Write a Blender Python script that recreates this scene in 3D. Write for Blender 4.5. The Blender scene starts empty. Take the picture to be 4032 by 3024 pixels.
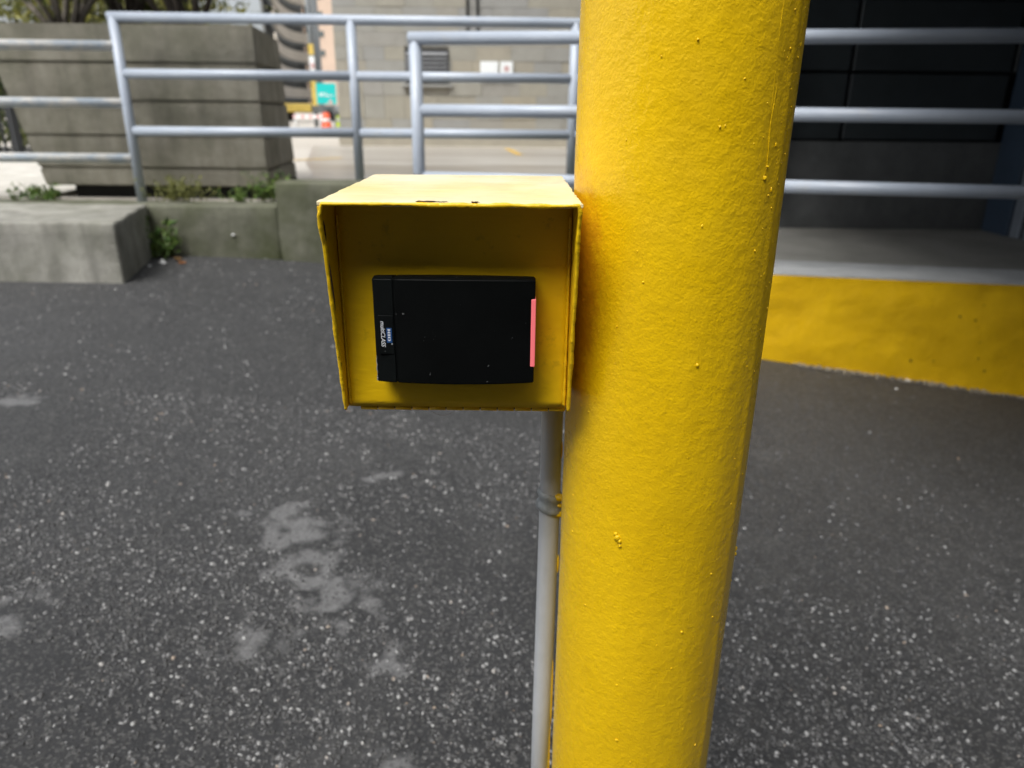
import bpy, bmesh, math, random
import numpy as np
from mathutils import Vector, Matrix, noise
random.seed(7); RNG = np.random.default_rng(11)
SC = bpy.context.scene
COL = SC.collection
R = math.radians

# ------------------------------------------------------------------ camera
CAM_H = 1.19
cam = bpy.data.cameras.new('camera'); camo = bpy.data.objects.new('camera', cam); COL.objects.link(camo)
cam.sensor_width = 36.0; cam.lens = 36.0 * 2890 / 4032
cam.clip_start = 0.02; cam.clip_end = 2000
PITCH, ROLL = R(20.5), 0.0103
F = Vector((0, math.cos(PITCH), -math.sin(PITCH))); R0 = Vector((1, 0, 0)); U0 = Vector((0, math.sin(PITCH), math.cos(PITCH)))
RV = math.cos(ROLL) * R0 + math.sin(ROLL) * U0; UV = -math.sin(ROLL) * R0 + math.cos(ROLL) * U0
camo.matrix_world = Matrix(((RV.x, UV.x, -F.x, 0), (RV.y, UV.y, -F.y, 0), (RV.z, UV.z, -F.z, CAM_H), (0, 0, 0, 1)))
cam.dof.use_dof = True; cam.dof.focus_distance = 0.57; cam.dof.aperture_fstop = 6.7
SC.camera = camo

# ------------------------------------------------------------------ sky, sun, exposure
SUN_FROM = Vector((-0.30, -0.44, 0.88)).normalized()
w = bpy.data.worlds.new('World'); SC.world = w; w.use_nodes = True
wn, wl = w.node_tree.nodes, w.node_tree.links
sky = wn.new('ShaderNodeTexSky'); sky.sky_type = 'NISHITA'; sky.sun_disc = False
sky.sun_elevation = math.asin(SUN_FROM.z); sky.sun_rotation = math.atan2(SUN_FROM.x, SUN_FROM.y)
sky.air_density = 1.0; sky.dust_density = 4.0; sky.ozone_density = 1.0
hsv = wn.new('ShaderNodeHueSaturation'); hsv.inputs['Saturation'].default_value = 0.30
bg = wn['Background']; bg.inputs['Strength'].default_value = 0.105
wl.new(sky.outputs[0], hsv.inputs['Color']); wl.new(hsv.outputs[0], bg.inputs['Color'])
sun = bpy.data.lights.new('sun', 'SUN'); sun.energy = 1.5; sun.angle = R(30); sun.color = (1.0, 0.985, 0.96)
suno = bpy.data.objects.new('sun', sun); COL.objects.link(suno)
suno.rotation_euler = (-SUN_FROM).to_track_quat('-Z', 'Y').to_euler(); suno.location = (-4, -2, 9)
SC.view_settings.view_transform = 'Standard'; SC.view_settings.look = 'None'
SC.view_settings.exposure = 0.9; SC.view_settings.gamma = 1.0
SC.view_settings.use_curve_mapping = False

# ------------------------------------------------------------------ helpers
def tag(o, label=None, cat=None, group=None, kind=None):
    if label: o['label'] = label
    if cat: o['category'] = cat
    if group: o['group'] = group
    if kind: o['kind'] = kind
    return o
def empty(name, loc=(0, 0, 0)):
    o = bpy.data.objects.new(name, None); COL.objects.link(o); o.location = loc; o.empty_display_size = 0.1
    return o
def link(name, me, mat, parent=None, smooth=False):
    me.materials.clear(); me.materials.append(mat)
    if smooth: me.shade_smooth()
    o = bpy.data.objects.new(name, me); COL.objects.link(o)
    if parent is not None:
        o.parent = parent
        p = parent; off = Vector((0, 0, 0))
        while p is not None: off += Vector(p.location); p = p.parent
        o.location = -off      # geometry is written in world coordinates
    return o
def from_bm(name, bm, mat, parent=None, smooth=False):
    bmesh.ops.recalc_face_normals(bm, faces=bm.faces)
    me = bpy.data.meshes.new(name); bm.to_mesh(me); bm.free()
    return link(name, me, mat, parent, smooth)
def from_data(name, v, f, mat, parent=None, smooth=False):
    me = bpy.data.meshes.new(name); me.from_pydata([tuple(map(float, p)) for p in v], [], f); me.update()
    return link(name, me, mat, parent, smooth)
def bm_box(bm, lo, hi, bev=0.0, seg=1):
    b = bmesh.new()
    vs = [b.verts.new((x, y, z)) for x in (lo[0], hi[0]) for y in (lo[1], hi[1]) for z in (lo[2], hi[2])]
    for q in ((0, 1, 3, 2), (4, 6, 7, 5), (0, 4, 5, 1), (2, 3, 7, 6), (0, 2, 6, 4), (1, 5, 7, 3)): b.faces.new([vs[i] for i in q])
    if bev: bmesh.ops.bevel(b, geom=b.edges[:], offset=bev, segments=seg, affect='EDGES', profile=0.5)
    m = bpy.data.meshes.new('t'); b.to_mesh(m); b.free(); bm.from_mesh(m); bpy.data.meshes.remove(m)
def box(name, lo, hi, mat, parent=None, bev=0.0, seg=1, smooth=False):
    bm = bmesh.new(); bm_box(bm, lo, hi, bev, seg)
    return from_bm(name, bm, mat, parent, smooth)
def hexa(bm, c8, bev=0.0):
    b = bmesh.new(); vs = [b.verts.new(c) for c in c8]   # bottom 0-3, top 4-7, both counter-clockwise
    for q in ((3, 2, 1, 0), (4, 5, 6, 7), (0, 1, 5, 4), (1, 2, 6, 5), (2, 3, 7, 6), (3, 0, 4, 7)): b.faces.new([vs[i] for i in q])
    if bev: bmesh.ops.bevel(b, geom=b.edges[:], offset=bev, segments=2, affect='EDGES')
    m = bpy.data.meshes.new('t'); b.to_mesh(m); b.free(); bm.from_mesh(m); bpy.data.meshes.remove(m)
def bm_tube(bm, pts, rad, seg=12, cap=True):
    pts = [Vector(p) for p in pts]; n = len(pts)
    rads = rad if isinstance(rad, (list, tuple)) else [rad] * n
    d0 = (pts[1] - pts[0]).normalized()
    ref = Vector((0, 0, 1)) if abs(d0.z) < 0.9 else Vector((1, 0, 0))
    a = d0.cross(ref).normalized(); rings = []
    for i, p in enumerate(pts):
        d = ((pts[min(i + 1, n - 1)] - pts[max(i - 1, 0)])).normalized()
        a = (a - d * a.dot(d)).normalized(); b = d.cross(a)
        sc = 1.0
        if 0 < i < n - 1:
            c = (pts[i + 1] - pts[i]).normalized().dot((pts[i] - pts[i - 1]).normalized())
            sc = 1 / max(0.5, math.sqrt((1 + c) / 2))
            if sc < 1.02: sc = 1.0
        ring = []
        for k in range(seg):
            t = 2 * math.pi * k / seg
            ring.append(bm.verts.new(p + (a * math.cos(t) + b * math.sin(t)) * rads[i]))
        rings.append(ring)
    for r1, r2 in zip(rings, rings[1:]):
        for k in range(seg): bm.faces.new((r1[k], r1[(k + 1) % seg], r2[(k + 1) % seg], r2[k]))
    if cap:
        bm.faces.new(rings[0][::-1]); bm.faces.new(rings[-1])
def tube(name, pts, rad, mat, parent=None, seg=16, smooth=True):
    bm = bmesh.new(); bm_tube(bm, pts, rad, seg)
    o = from_bm(name, bm, mat, parent, smooth)
    return o
def dents(o, amp, scale, seed=0.0):
    for v in o.data.vertices:
        v.co += noise.noise_vector(v.co * scale + Vector((seed, seed, seed))) * amp
    o.data.update()
def grid_box(name, lo, hi, step, mat, parent, amp=0.0, scale=60, seed=0.0, bev=0.0):
    """a box cut into small faces so that its surface can be uneven"""
    bm = bmesh.new(); bm_box(bm, lo, hi, bev, 2)
    for ax in range(3):
        n = int((hi[ax] - lo[ax]) / step)
        for k in range(1, n):
            co = [0, 0, 0]; no = [0, 0, 0]; co[ax] = lo[ax] + (hi[ax] - lo[ax]) * k / n; no[ax] = 1
            bmesh.ops.bisect_plane(bm, geom=bm.verts[:] + bm.edges[:] + bm.faces[:], plane_co=co, plane_no=no)
    o = from_bm(name, bm, mat, parent, True)
    if amp: dents(o, amp, scale, seed)
    return o

# ------------------------------------------------------------------ materials
class NT:
    def __init__(s, name):
        s.m = bpy.data.materials.new(name); s.m.use_nodes = True
        s.n, s.l = s.m.node_tree.nodes, s.m.node_tree.links; s.b = s.n['Principled BSDF']
        s.co = s.n.new('ShaderNodeTexCoord').outputs['Object']
    def noise(s, scale, detail=4, rough=0.6, vec=None, stretch=None, dist=0.0):
        t = s.n.new('ShaderNodeTexNoise'); t.inputs['Scale'].default_value = scale; t.inputs['Detail'].default_value = detail
        t.inputs['Roughness'].default_value = rough; t.inputs['Distortion'].default_value = dist
        v = vec or s.co
        if stretch:
            mp = s.n.new('ShaderNodeMapping'); mp.inputs['Scale'].default_value = stretch; s.l.new(v, mp.inputs['Vector']); v = mp.outputs[0]
        s.l.new(v, t.inputs['Vector']); return t.outputs['Fac']
    def voro(s, scale, feature='F1', out='Distance', vec=None):
        t = s.n.new('ShaderNodeTexVoronoi'); t.feature = feature; t.inputs['Scale'].default_value = scale
        s.l.new(vec or s.co, t.inputs['Vector']); return t.outputs[out]
    def ramp(s, fac, stops):
        t = s.n.new('ShaderNodeValToRGB'); e = t.color_ramp.elements
        while len(e) < len(stops): e.new(0.5)
        for k, (p, c) in enumerate(stops):
            e[k].position = p; e[k].color = (c, c, c, 1) if not isinstance(c, tuple) else (*c, 1)
        s.l.new(fac, t.inputs[0]); return t.outputs[0]
    def mix(s, fac, a, b, mode='MIX'):
        t = s.n.new('ShaderNodeMix'); t.data_type = 'RGBA'; t.blend_type = mode
        for sock, v in ((t.inputs[0], fac), (t.inputs[6], a), (t.inputs[7], b)):
            if isinstance(v, (int, float)): sock.default_value = v
            elif isinstance(v, tuple): sock.default_value = (*v, 1)
            else: s.l.new(v, sock)
        return t.outputs[2]
    def math(s, op, a, b=0.0, c=None):
        t = s.n.new('ShaderNodeMath'); t.operation = op
        for k, v in enumerate((a, b) if c is None else (a, b, c)):
            if isinstance(v, (int, float)): t.inputs[k].default_value = v
            else: s.l.new(v, t.inputs[k])
        return t.outputs[0]
    def col(s, c):
        if isinstance(c, tuple): s.b.inputs['Base Color'].default_value = (*c, 1)
        else: s.l.new(c, s.b.inputs['Base Color'])
    def set(s, name, v):
        if isinstance(v, (int, float)): s.b.inputs[name].default_value = v
        elif isinstance(v, tuple): s.b.inputs[name].default_value = (*v, 1)
        else: s.l.new(v, s.b.inputs[name])
    def bump(s, h, dist, strength=1.0):
        t = s.n.new('ShaderNodeBump'); t.inputs['Distance'].default_value = dist; t.inputs['Strength'].default_value = strength
        s.l.new(h, t.inputs['Height'])
        prev = s.b.inputs['Normal'].links
        if prev: s.l.new(prev[0].from_socket, t.inputs['Normal'])
        s.l.new(t.outputs[0], s.b.inputs['Normal'])
    def attr(s, name, out='Fac'):
        t = s.n.new('ShaderNodeAttribute'); t.attribute_name = name; return t.outputs[out]
    def rnd(s): return s.n.new('ShaderNodeObjectInfo').outputs['Random']
    def sep(s):
        t = s.n.new('ShaderNodeSeparateXYZ'); s.l.new(s.co, t.inputs[0]); return t.outputs

def plain(name, c, rough=0.6, metal=0.0, var=0.15, scale=8.0, bump=0.0, bscale=200):
    t = NT(name); n = t.noise(scale, 5)
    lo = tuple(x * (1 - var) for x in c); hi = tuple(min(1, x * (1 + var)) for x in c)
    t.col(t.mix(t.ramp(n, [(0.3, 0.0), (0.7, 1.0)]), lo, hi)); t.set('Roughness', rough); t.set('Metallic', metal)
    if bump: t.bump(t.noise(bscale, 4), bump)
    return t.m

def yellow_paint(name, peel=0.0011, scale=300, stretch=None, rough=0.34, chips=0.0, dirt=0.35, base=(0.87, 0.545, 0.003), stain=False):
    t = NT(name)
    big = t.noise(7, 4); fine = t.noise(45, 5, 0.7)
    c = t.mix(t.ramp(big, [(0.3, 0.0), (0.7, 1.0)]), tuple(x * 0.90 for x in base), (min(1, base[0] * 1.05), base[1] * 1.08, base[2] * 2))
    d = t.ramp(fine, [(0.60, 0.0), (0.78, dirt)])
    c = t.mix(d, c, (0.34, 0.19, 0.004))
    if chips:
        ch = t.ramp(t.noise(120, 6, 0.75), [(0.64, 0.0), (0.67, chips)])
        c = t.mix(ch, c, (0.10, 0.055, 0.01))
    c = t.mix(t.ramp(t.noise(22, 5, 0.65, stretch=(1, 1, 0.12)), [(0.45, 0.0), (0.72, 0.22)]), c, (base[0] * 0.82, base[1] * 0.76, base[2]))
    if stain:  # orange stain beside the box, with the box's soft shadow painted into it
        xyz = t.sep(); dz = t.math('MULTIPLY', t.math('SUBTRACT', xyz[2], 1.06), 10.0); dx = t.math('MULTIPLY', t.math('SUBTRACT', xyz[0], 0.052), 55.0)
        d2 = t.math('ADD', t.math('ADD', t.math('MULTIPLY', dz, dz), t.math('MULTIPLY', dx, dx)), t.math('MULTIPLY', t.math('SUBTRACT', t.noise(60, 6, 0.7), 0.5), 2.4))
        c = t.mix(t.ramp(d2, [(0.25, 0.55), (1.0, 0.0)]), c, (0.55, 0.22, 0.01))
    t.col(c)
    t.set('Roughness', t.ramp(t.noise(30, 3), [(0.3, rough - 0.06), (0.7, rough + 0.12)]))
    h1 = t.noise(scale, 2, 0.5, stretch=stretch, dist=0.15)
    h2 = t.noise(scale * 0.28, 3, 0.5, stretch=stretch)
    t.bump(t.math('ADD', t.math('MULTIPLY', h1, 0.5), h2), peel)
    return t.m

def concrete(name, a, b, moss=0.0, streak=0.35, rough=0.85, scale=6.0):
    t = NT(name)
    n = t.noise(scale, 8, 0.65); st = t.noise(9, 5, 0.6, stretch=(1, 1, 0.12))
    c = t.mix(t.ramp(n, [(0.3, 0.0), (0.7, 1.0)]), a, b)
    c = t.mix(t.ramp(st, [(0.45, 0.0), (0.75, streak)]), c, tuple(x * 0.45 for x in a))
    if moss: c = t.mix(t.ramp(t.noise(2.6, 6, 0.6), [(0.42, 0.0), (0.66, moss)]), c, (0.055, 0.065, 0.022))
    c = t.mix(t.ramp(t.noise(70, 3), [(0.62, 0.0), (0.70, 0.35)]), c, tuple(x * 0.55 for x in a))
    t.col(c); t.set('Roughness', rough)
    t.bump(t.noise(140, 5, 0.7), 0.0025); t.bump(t.noise(14, 4), 0.006)
    return t.m

M = {}
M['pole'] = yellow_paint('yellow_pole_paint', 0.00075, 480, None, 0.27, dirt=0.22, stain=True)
M['housing'] = yellow_paint('yellow_housing_paint', 0.0012, 160, (0.35, 1, 1), 0.36, 0.0, 0.7)
M['edge'] = yellow_paint('yellow_edge_paint', 0.0016, 260, None, 0.4, 0.8, 0.5)
M['roofpaint'] = yellow_paint('yellow_roof_paint', 0.0022, 190, (0.12, 1.9, 1), 0.36, 0.45, 0.25, (0.86, 0.74, 0.30))  # base paled by fading and by sky glare put into the colour
M['kerbyellow'] = yellow_paint('yellow_kerb_paint', 0.004, 40, None, 0.45, 0.0, 0.45, (0.78, 0.465, 0.002))
M['rust'] = plain('rust_gap', (0.055, 0.022, 0.008), 0.9, var=0.5, scale=60)
M['asphalt_dummy'] = None
M['wall'] = concrete('mossy_wall_concrete', (0.105, 0.108, 0.075), (0.20, 0.20, 0.15), 0.85, 0.45)
M['block'] = concrete('kerb_block_concrete', (0.22, 0.215, 0.185), (0.44, 0.43, 0.385), 0.3, 0.6)
M['planter'] = concrete('planter_concrete', (0.225, 0.21, 0.165), (0.35, 0.33, 0.27), 0.35, 0.5)
M['street'] = concrete('street_concrete', (0.46, 0.42, 0.36), (0.62, 0.59, 0.53), 0.0, 0.1, 0.55, 0.35)
t = NT('stained_road_concrete')
c = t.mix(t.ramp(t.noise(0.8, 6, 0.6, stretch=(0.35, 2.2, 1)), [(0.42, 0.0), (0.58, 1.0)]), (0.29, 0.26, 0.22), (0.47, 0.45, 0.41))
t.col(t.mix(t.ramp(t.noise(1.6, 5, 0.6, stretch=(0.2, 3.0, 1)), [(0.60, 0.0), (0.70, 0.6)]), c, (0.68, 0.66, 0.62))); t.set('Roughness', 0.3); M['road'] = t.m
M['paving'] = concrete('pale_paving', (0.48, 0.455, 0.40), (0.66, 0.64, 0.58), 0.0, 0.1, 0.8)
M['rampfloor'] = concrete('ramp_floor_concrete', (0.16, 0.155, 0.14), (0.24, 0.235, 0.21), 0.1, 0.1, 0.75, 3)
M['kerbtop'] = concrete('kerb_top_concrete', (0.30, 0.31, 0.31), (0.42, 0.43, 0.43), 0.0, 0.05, 0.7)
M['plinth'] = concrete('building_plinth', (0.085, 0.09, 0.09), (0.13, 0.135, 0.135), 0.0, 0.25, 0.75)
M['panel'] = plain('dark_facade_panel', (0.040, 0.048, 0.052), 0.4, 0.0, 0.2, 3)
M['panelblue'] = plain('blue_grey_return', (0.035, 0.055, 0.085), 0.45, 0.0, 0.15, 3)
M['joint'] = plain('panel_joint', (0.008, 0.008, 0.009), 0.8)
M['alu'] = plain('door_frame_metal', (0.22, 0.25, 0.29), 0.4, 0.3)
M['soffit'] = plain('soffit_grey', (0.10, 0.10, 0.10), 0.8)
M['pvc'] = None

t = NT('grey_pvc')
t.col(t.mix(t.ramp(t.noise(40, 5), [(0.45, 0.0), (0.75, 0.5)]), (0.50, 0.52, 0.54), (0.42, 0.435, 0.44)))
t.set('Roughness', 0.42); t.bump(t.noise(300, 3), 0.0002); M['pvc'] = t.m
M['pvcdirt'] = plain('pvc_black_grime', (0.06, 0.06, 0.03), 0.9, var=0.6, scale=300)
M['strap'] = plain('weathered_strap_metal', (0.33, 0.36, 0.375), 0.45, 0.2, 0.3, 90, 0.0006, 300)

t = NT('railing_blue_grey_paint')
wear = t.ramp(t.noise(11, 6, 0.7), [(0.58, 0.0), (0.70, 0.75)])
c = t.mix(t.ramp(t.noise(4, 4), [(0.3, 0.0), (0.7, 1.0)]), (0.40, 0.455, 0.535), (0.48, 0.535, 0.61))
t.col(t.mix(t.math('MULTIPLY', wear, 0.45), c, (0.50, 0.49, 0.46))); t.set('Roughness', 0.33); t.set('Metallic', 0.0)
t.bump(t.noise(120, 4), 0.0008); M['rail'] = t.m
t = NT('railing_worn_paint')
wear = t.ramp(t.noise(7, 7, 0.7, stretch=(0.7, 1, 1)), [(0.42, 0.0), (0.56, 1.0)])
c = t.mix(wear, (0.46, 0.53, 0.60), (0.72, 0.71, 0.67))
t.col(t.mix(t.ramp(t.noise(24, 7, 0.8), [(0.60, 0.0), (0.67, 0.8)]), c, (0.13, 0.12, 0.11))); t.set('Roughness', 0.5)
t.bump(wear, 0.001); M['railworn'] = t.m

def plastic(name, c, rough=0.42, specks=True):
    t = NT(name)
    col = t.mix(t.ramp(t.noise(30, 4), [(0.3, 0.0), (0.7, 1.0)]), c, tuple(x * 1.5 for x in c))
    if specks: col = t.mix(t.ramp(t.noise(260, 2, 0.5), [(0.752, 0.0), (0.775, 0.6)]), col, (0.22, 0.23, 0.23))
    t.col(col); t.set('Roughness', rough); t.set('Specular IOR Level', 0.1); t.bump(t.noise(1500, 2), 0.00006)
    return t.m
M['black'] = plastic('black_reader_plastic', (0.0025, 0.003, 0.003), 0.5)
M['blackcap'] = plastic('black_cap_plastic', (0.004, 0.005, 0.005), 0.5)
M['blacklabel'] = plastic('black_label', (0.004, 0.005, 0.0045), 0.35, False)
M['print'] = plain('white_print', (0.75, 0.77, 0.80), 0.5, var=0.05)
M['printgrey'] = plain('grey_print', (0.32, 0.33, 0.32), 0.5, var=0.1)
M['blue'] = plain('blue_logo_print', (0.012, 0.075, 0.25), 0.45, var=0.1)
t = NT('lit_red_light_bar'); t.col((0.95, 0.22, 0.24)); t.set('Roughness', 0.35)
t.set('Emission Color', t.mix(t.ramp(t.sep()[2], [(0.0, 0.0), (1.0, 1.0)]), (1.0, 0.13, 0.14), (1.0, 0.13, 0.14))); t.set('Emission Strength', 0.13); M['led'] = t.m

t = NT('stone_block_masonry')
r = t.rnd()
c = t.ramp(r, [(0.0, (0.34, 0.315, 0.25)), (0.3, (0.32, 0.305, 0.255)), (0.55, (0.315, 0.31, 0.28)), (0.8, (0.285, 0.285, 0.275)), (1.0, (0.36, 0.325, 0.25))])
c = t.mix(t.ramp(t.noise(5, 6), [(0.35, 0.0), (0.75, 0.4)]), c, (0.20, 0.19, 0.16))
t.col(c); t.set('Roughness', 0.85); t.bump(t.noise(40, 5), 0.003); M['stone'] = t.m
M['mortar'] = plain('mortar', (0.33, 0.31, 0.26), 0.9)
M['louver'] = plain('louver_metal', (0.045, 0.047, 0.05), 0.5)
M['white'] = plain('white_board', (0.82, 0.85, 0.85), 0.5, var=0.04)
M['redmark'] = plain('faded_red_print', (0.55, 0.36, 0.35), 0.6)
M['pink'] = plain('pink_beige_facade', (0.60, 0.46, 0.36), 0.8, var=0.06, scale=0.6)
M['glass'] = plain('dark_window_glass', (0.12, 0.14, 0.14), 0.15, var=0.1)
M['parapet'] = plain('garage_parapet', (0.50, 0.45, 0.38), 0.8, var=0.08, scale=0.5)
M['garagedark'] = plain('garage_inside', (0.02, 0.024, 0.024), 0.9)
M['teal'] = plain('teal_sign_face', (0.005, 0.52, 0.50), 0.45, var=0.08)
M['orange'] = plain('orange_plastic', (0.75, 0.10, 0.03), 0.5)
M['lime'] = plain('lime_plastic', (0.55, 0.72, 0.03), 0.5)
M['busyellow'] = plain('truck_yellow', (0.62, 0.45, 0.10), 0.45)
M['greypost'] = plain('grey_post', (0.22, 0.24, 0.25), 0.5)
M['tyre'] = plain('tyre_rubber', (0.015, 0.015, 0.016), 0.8)
M['bark'] = plain('bark', (0.085, 0.070, 0.055), 0.9, var=0.45, scale=30, bump=0.006, bscale=60)
M['barkpale'] = plain('pale_bark', (0.27, 0.24, 0.20), 0.9, var=0.4, scale=30, bump=0.006, bscale=60)
M['soil'] = plain('soil', (0.04, 0.032, 0.024), 0.95, var=0.4, scale=25, bump=0.02, bscale=30)
M['tar'] = plain('black_bitumen_foot', (0.010, 0.010, 0.009), 0.9)  # near-black: recess dirt plus the gap's shade put into the colour
M['iron'] = plain('black_iron', (0.018, 0.02, 0.022), 0.5)
M['yellowline'] = plain('yellow_road_paint', (0.62, 0.40, 0.08), 0.7, var=0.3, scale=12)
M['leafdry'] = plain('dry_leaf', (0.38, 0.14, 0.03), 0.8, var=0.3, scale=40)
M['paper'] = plain('white_litter', (0.75, 0.75, 0.74), 0.7)
def leafmat(name, a, b):
    t = NT(name); t.col(t.mix(t.attr('tint'), a, b)); t.set('Roughness', 0.55)
    t.set('Subsurface Weight', 0.0); return t.m
M['leaf'] = leafmat('shrub_leaf', (0.030, 0.050, 0.016), (0.13, 0.15, 0.025))
M['leafyellow'] = leafmat('tree_leaf', (0.07, 0.085, 0.015), (0.22, 0.21, 0.03))
M['weed'] = leafmat('weed_leaf', (0.045, 0.11, 0.018), (0.17, 0.26, 0.045))
M['weedolive'] = leafmat('weed_olive', (0.10, 0.12, 0.028), (0.27, 0.27, 0.075))

# ------------------------------------------------------------------ ground
def ground_z(x, y=0.0):
    x = np.clip(x, -60.0, 7.0); k = 0.03
    return -k * np.log(np.exp(-(0.147 - 0.094 * x) / k) + np.exp(-0.293 / k))
STAINS = [(-0.53, 1.585, 0.085), (-0.60, 1.66, 0.05), (-0.47, 1.50, 0.05), (-0.385, 1.35, 0.075), (-0.44, 1.40, 0.05), (-0.50, 1.47, 0.045), (-0.242, 1.164, 0.032), (-0.364, 1.92, 0.034), (-0.51, 1.18, 0.045),
          (-0.46, 1.16, 0.03), (-1.0, 1.20, 0.05), (-1.62, 2.22, 0.05), (-0.17, 0.90, 0.05)]
t = NT('worn_asphalt')
base = t.mix(t.ramp(t.noise(1.4, 6, 0.65), [(0.3, 0.0), (0.7, 1.0)]), (0.030, 0.031, 0.033), (0.054, 0.055, 0.0575))
cells = t.voro(210, out='Color'); cv = t.n.new('ShaderNodeSeparateColor'); t.l.new(cells, cv.inputs[0])
agg = t.ramp(cv.outputs[0], [(0.70, 0.0), (1.0, 1.0)])
base = t.mix(t.math('MULTIPLY', agg, 0.5), base, (0.27, 0.265, 0.25))
fine = t.noise(420, 4, 0.7)
base = t.mix(t.ramp(fine, [(0.54, 0.0), (0.80, 0.45)]), base, (0.17, 0.167, 0.16))
base = t.mix(t.ramp(t.noise(95, 4, 0.7), [(0.30, 0.6), (0.48, 0.0)]), base, (0.018, 0.018, 0.019))
xyz = t.sep()
wob = t.n.new('ShaderNodeTexNoise'); wob.inputs['Scale'].default_value = 16; wob.inputs['Detail'].default_value = 7; t.l.new(t.co, wob.inputs['Vector'])
wob2 = t.math('MULTIPLY', t.math('SUBTRACT', wob.outputs['Fac'], 0.5), 0.34)
acc = None
for sx, sy, sr in STAINS:
    dx = t.math('SUBTRACT', xyz[0], sx); dy = t.math('SUBTRACT', xyz[1], sy)
    d = t.math('SQRT', t.math('ADD', t.math('MULTIPLY', dx, dx), t.math('MULTIPLY', dy, dy)))
    s = t.math('SUBTRACT', sr, t.math('ADD', d, wob2))
    acc = s if acc is None else t.math('MAXIMUM', acc, s)
stain = t.ramp(t.math('ADD', t.math('MULTIPLY', acc, 14), 0.5), [(0.25, 0.0), (0.95, 0.6)])
stain = t.math('MULTIPLY', stain, t.ramp(t.noise(130, 5, 0.75), [(0.32, 0.15), (0.52, 1.0)]))
base = t.mix(stain, base, (0.33, 0.33, 0.33))
dust = t.ramp(t.noise(3.1, 7, 0.7), [(0.55, 0.0), (0.80, 0.30)])
base = t.mix(dust, base, (0.17, 0.168, 0.16))
t.col(base); t.set('Roughness', t.ramp(fine, [(0.3, 0.42), (0.7, 0.70)])); t.set('Specular IOR Level', 0.5)
t.bump(fine, 0.005); t.bump(cv.outputs[0], 0.0022); t.bump(t.noise(28, 4), 0.006)
M['asphalt'] = t.m
xs = np.concatenate([[-60, -30, -12], np.arange(-6, 7.01, 0.08), [12, 60]]); ys = np.array([-60, -20, -6, -2, 0, 1, 2, 3, 4, 4.9])
vv = [(x, y, float(ground_z(x))) for y in ys for x in xs]; nx = len(xs)
ff = [(j * nx + i, j * nx + i + 1, (j + 1) * nx + i + 1, (j + 1) * nx + i) for j in range(len(ys) - 1) for i in range(nx - 1)]
asph = tag(from_data('asphalt_driveway', vv, ff, M['asphalt'], smooth=True), kind='structure')

# exposed aggregate: small chips standing a little proud of the asphalt
def aggregate():
    out = []
    zones = [(-1.9, 1.35, 0.62, 1.5, 17000, (0.0020, 0.0066)), (-2.4, 1.7, 1.5, 2.4, 8000, (0.0024, 0.0066)), (-3.2, 2.6, 2.4, 4.7, 1200, (0.003, 0.008))]
    P = []
    for x0, x1, y0, y1, dens, (r0, r1) in zones:
        n = int((x1 - x0) * (y1 - y0) * dens)
        x = RNG.uniform(x0, x1, n); y = RNG.uniform(y0, y1, n); r = r0 + (r1 - r0) * RNG.random(n) ** 2.7
        P.append(np.c_[x, y, r])
    P = np.concatenate(P)
    keep = np.ones(len(P), bool)
    for sx, sy, sr in STAINS: keep &= (np.hypot(P[:, 0] - sx, P[:, 1] - sy) > sr * 0.8) | (RNG.random(len(P)) < 0.15)
    # patches where the binder still covers the stone
    cl = np.array([noise.noise(Vector((p[0] * 2.3, p[1] * 2.3, 3.0))) + 0.5 * noise.noise(Vector((p[0] * 7, p[1] * 7, 1.0))) for p in P])
    keep &= (cl + RNG.uniform(-0.25, 0.45, len(P))) > -0.12
    keep &= ~((P[:, 0] > 0.15 + 0.25 * RNG.random(len(P))) & (RNG.random(len(P)) < np.clip((P[:, 1] - 1.0 + 0.25 * cl) / 0.9, 0, 0.9)))
    P = P[keep]; n = len(P)
    k = 6; ang = np.arange(k) * 2 * np.pi / k
    rot = RNG.uniform(0, 6.283, n); asp = RNG.uniform(0.36, 0.95, n)
    V = np.zeros((n, 2 * k + 1, 3))
    for ring, (sc, hz) in enumerate(((1.0, -0.30), (0.74, 0.42))):
        j = RNG.uniform(0.78, 1.18, (n, k)) * sc * P[:, 2:3]
        a = ang[None, :] + RNG.uniform(-0.25, 0.25, (n, k)) + ring * 0.4
        lx = np.cos(a) * j; ly = np.sin(a) * j * asp[:, None]
        V[:, ring * k:(ring + 1) * k, 0] = lx * np.cos(rot)[:, None] - ly * np.sin(rot)[:, None]
        V[:, ring * k:(ring + 1) * k, 1] = lx * np.sin(rot)[:, None] + ly * np.cos(rot)[:, None]
        V[:, ring * k:(ring + 1) * k, 2] = hz * P[:, 2:3] * RNG.uniform(0.6, 1.3, (n, k))
    V[:, 2 * k, 2] = P[:, 2] * 0.54
    V[:, :, 0] += P[:, 0:1]; V[:, :, 1] += P[:, 1:2]; V[:, :, 2] += ground_z(P[:, 0])[:, None]
    tri = []
    for i in range(k):
        j = (i + 1) % k; tri += [(i, j, k + j), (i, k + j, k + i), (k + i, k + j, 2 * k)]
    tri = np.array(tri); T = (tri[None] + (np.arange(n) * (2 * k + 1))[:, None, None]).reshape(-1, 3)
    me = bpy.data.meshes.new('asphalt_aggregate'); me.vertices.add(n * (2 * k + 1)); me.vertices.foreach_set('co', V.ravel())
    me.loops.add(T.size); me.loops.foreach_set('vertex_index', T.ravel().astype(np.int32))
    me.polygons.add(len(T)); me.polygons.foreach_set('loop_start', np.arange(0, T.size, 3, dtype=np.int32)); me.update(); me.validate()
    at = me.attributes.new('tint', 'FLOAT', 'POINT'); at.data.foreach_set('value', np.repeat(RNG.random(n) ** 1.6, 2 * k + 1).astype(np.float32))
    return me
t = NT('aggregate_stone')
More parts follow.
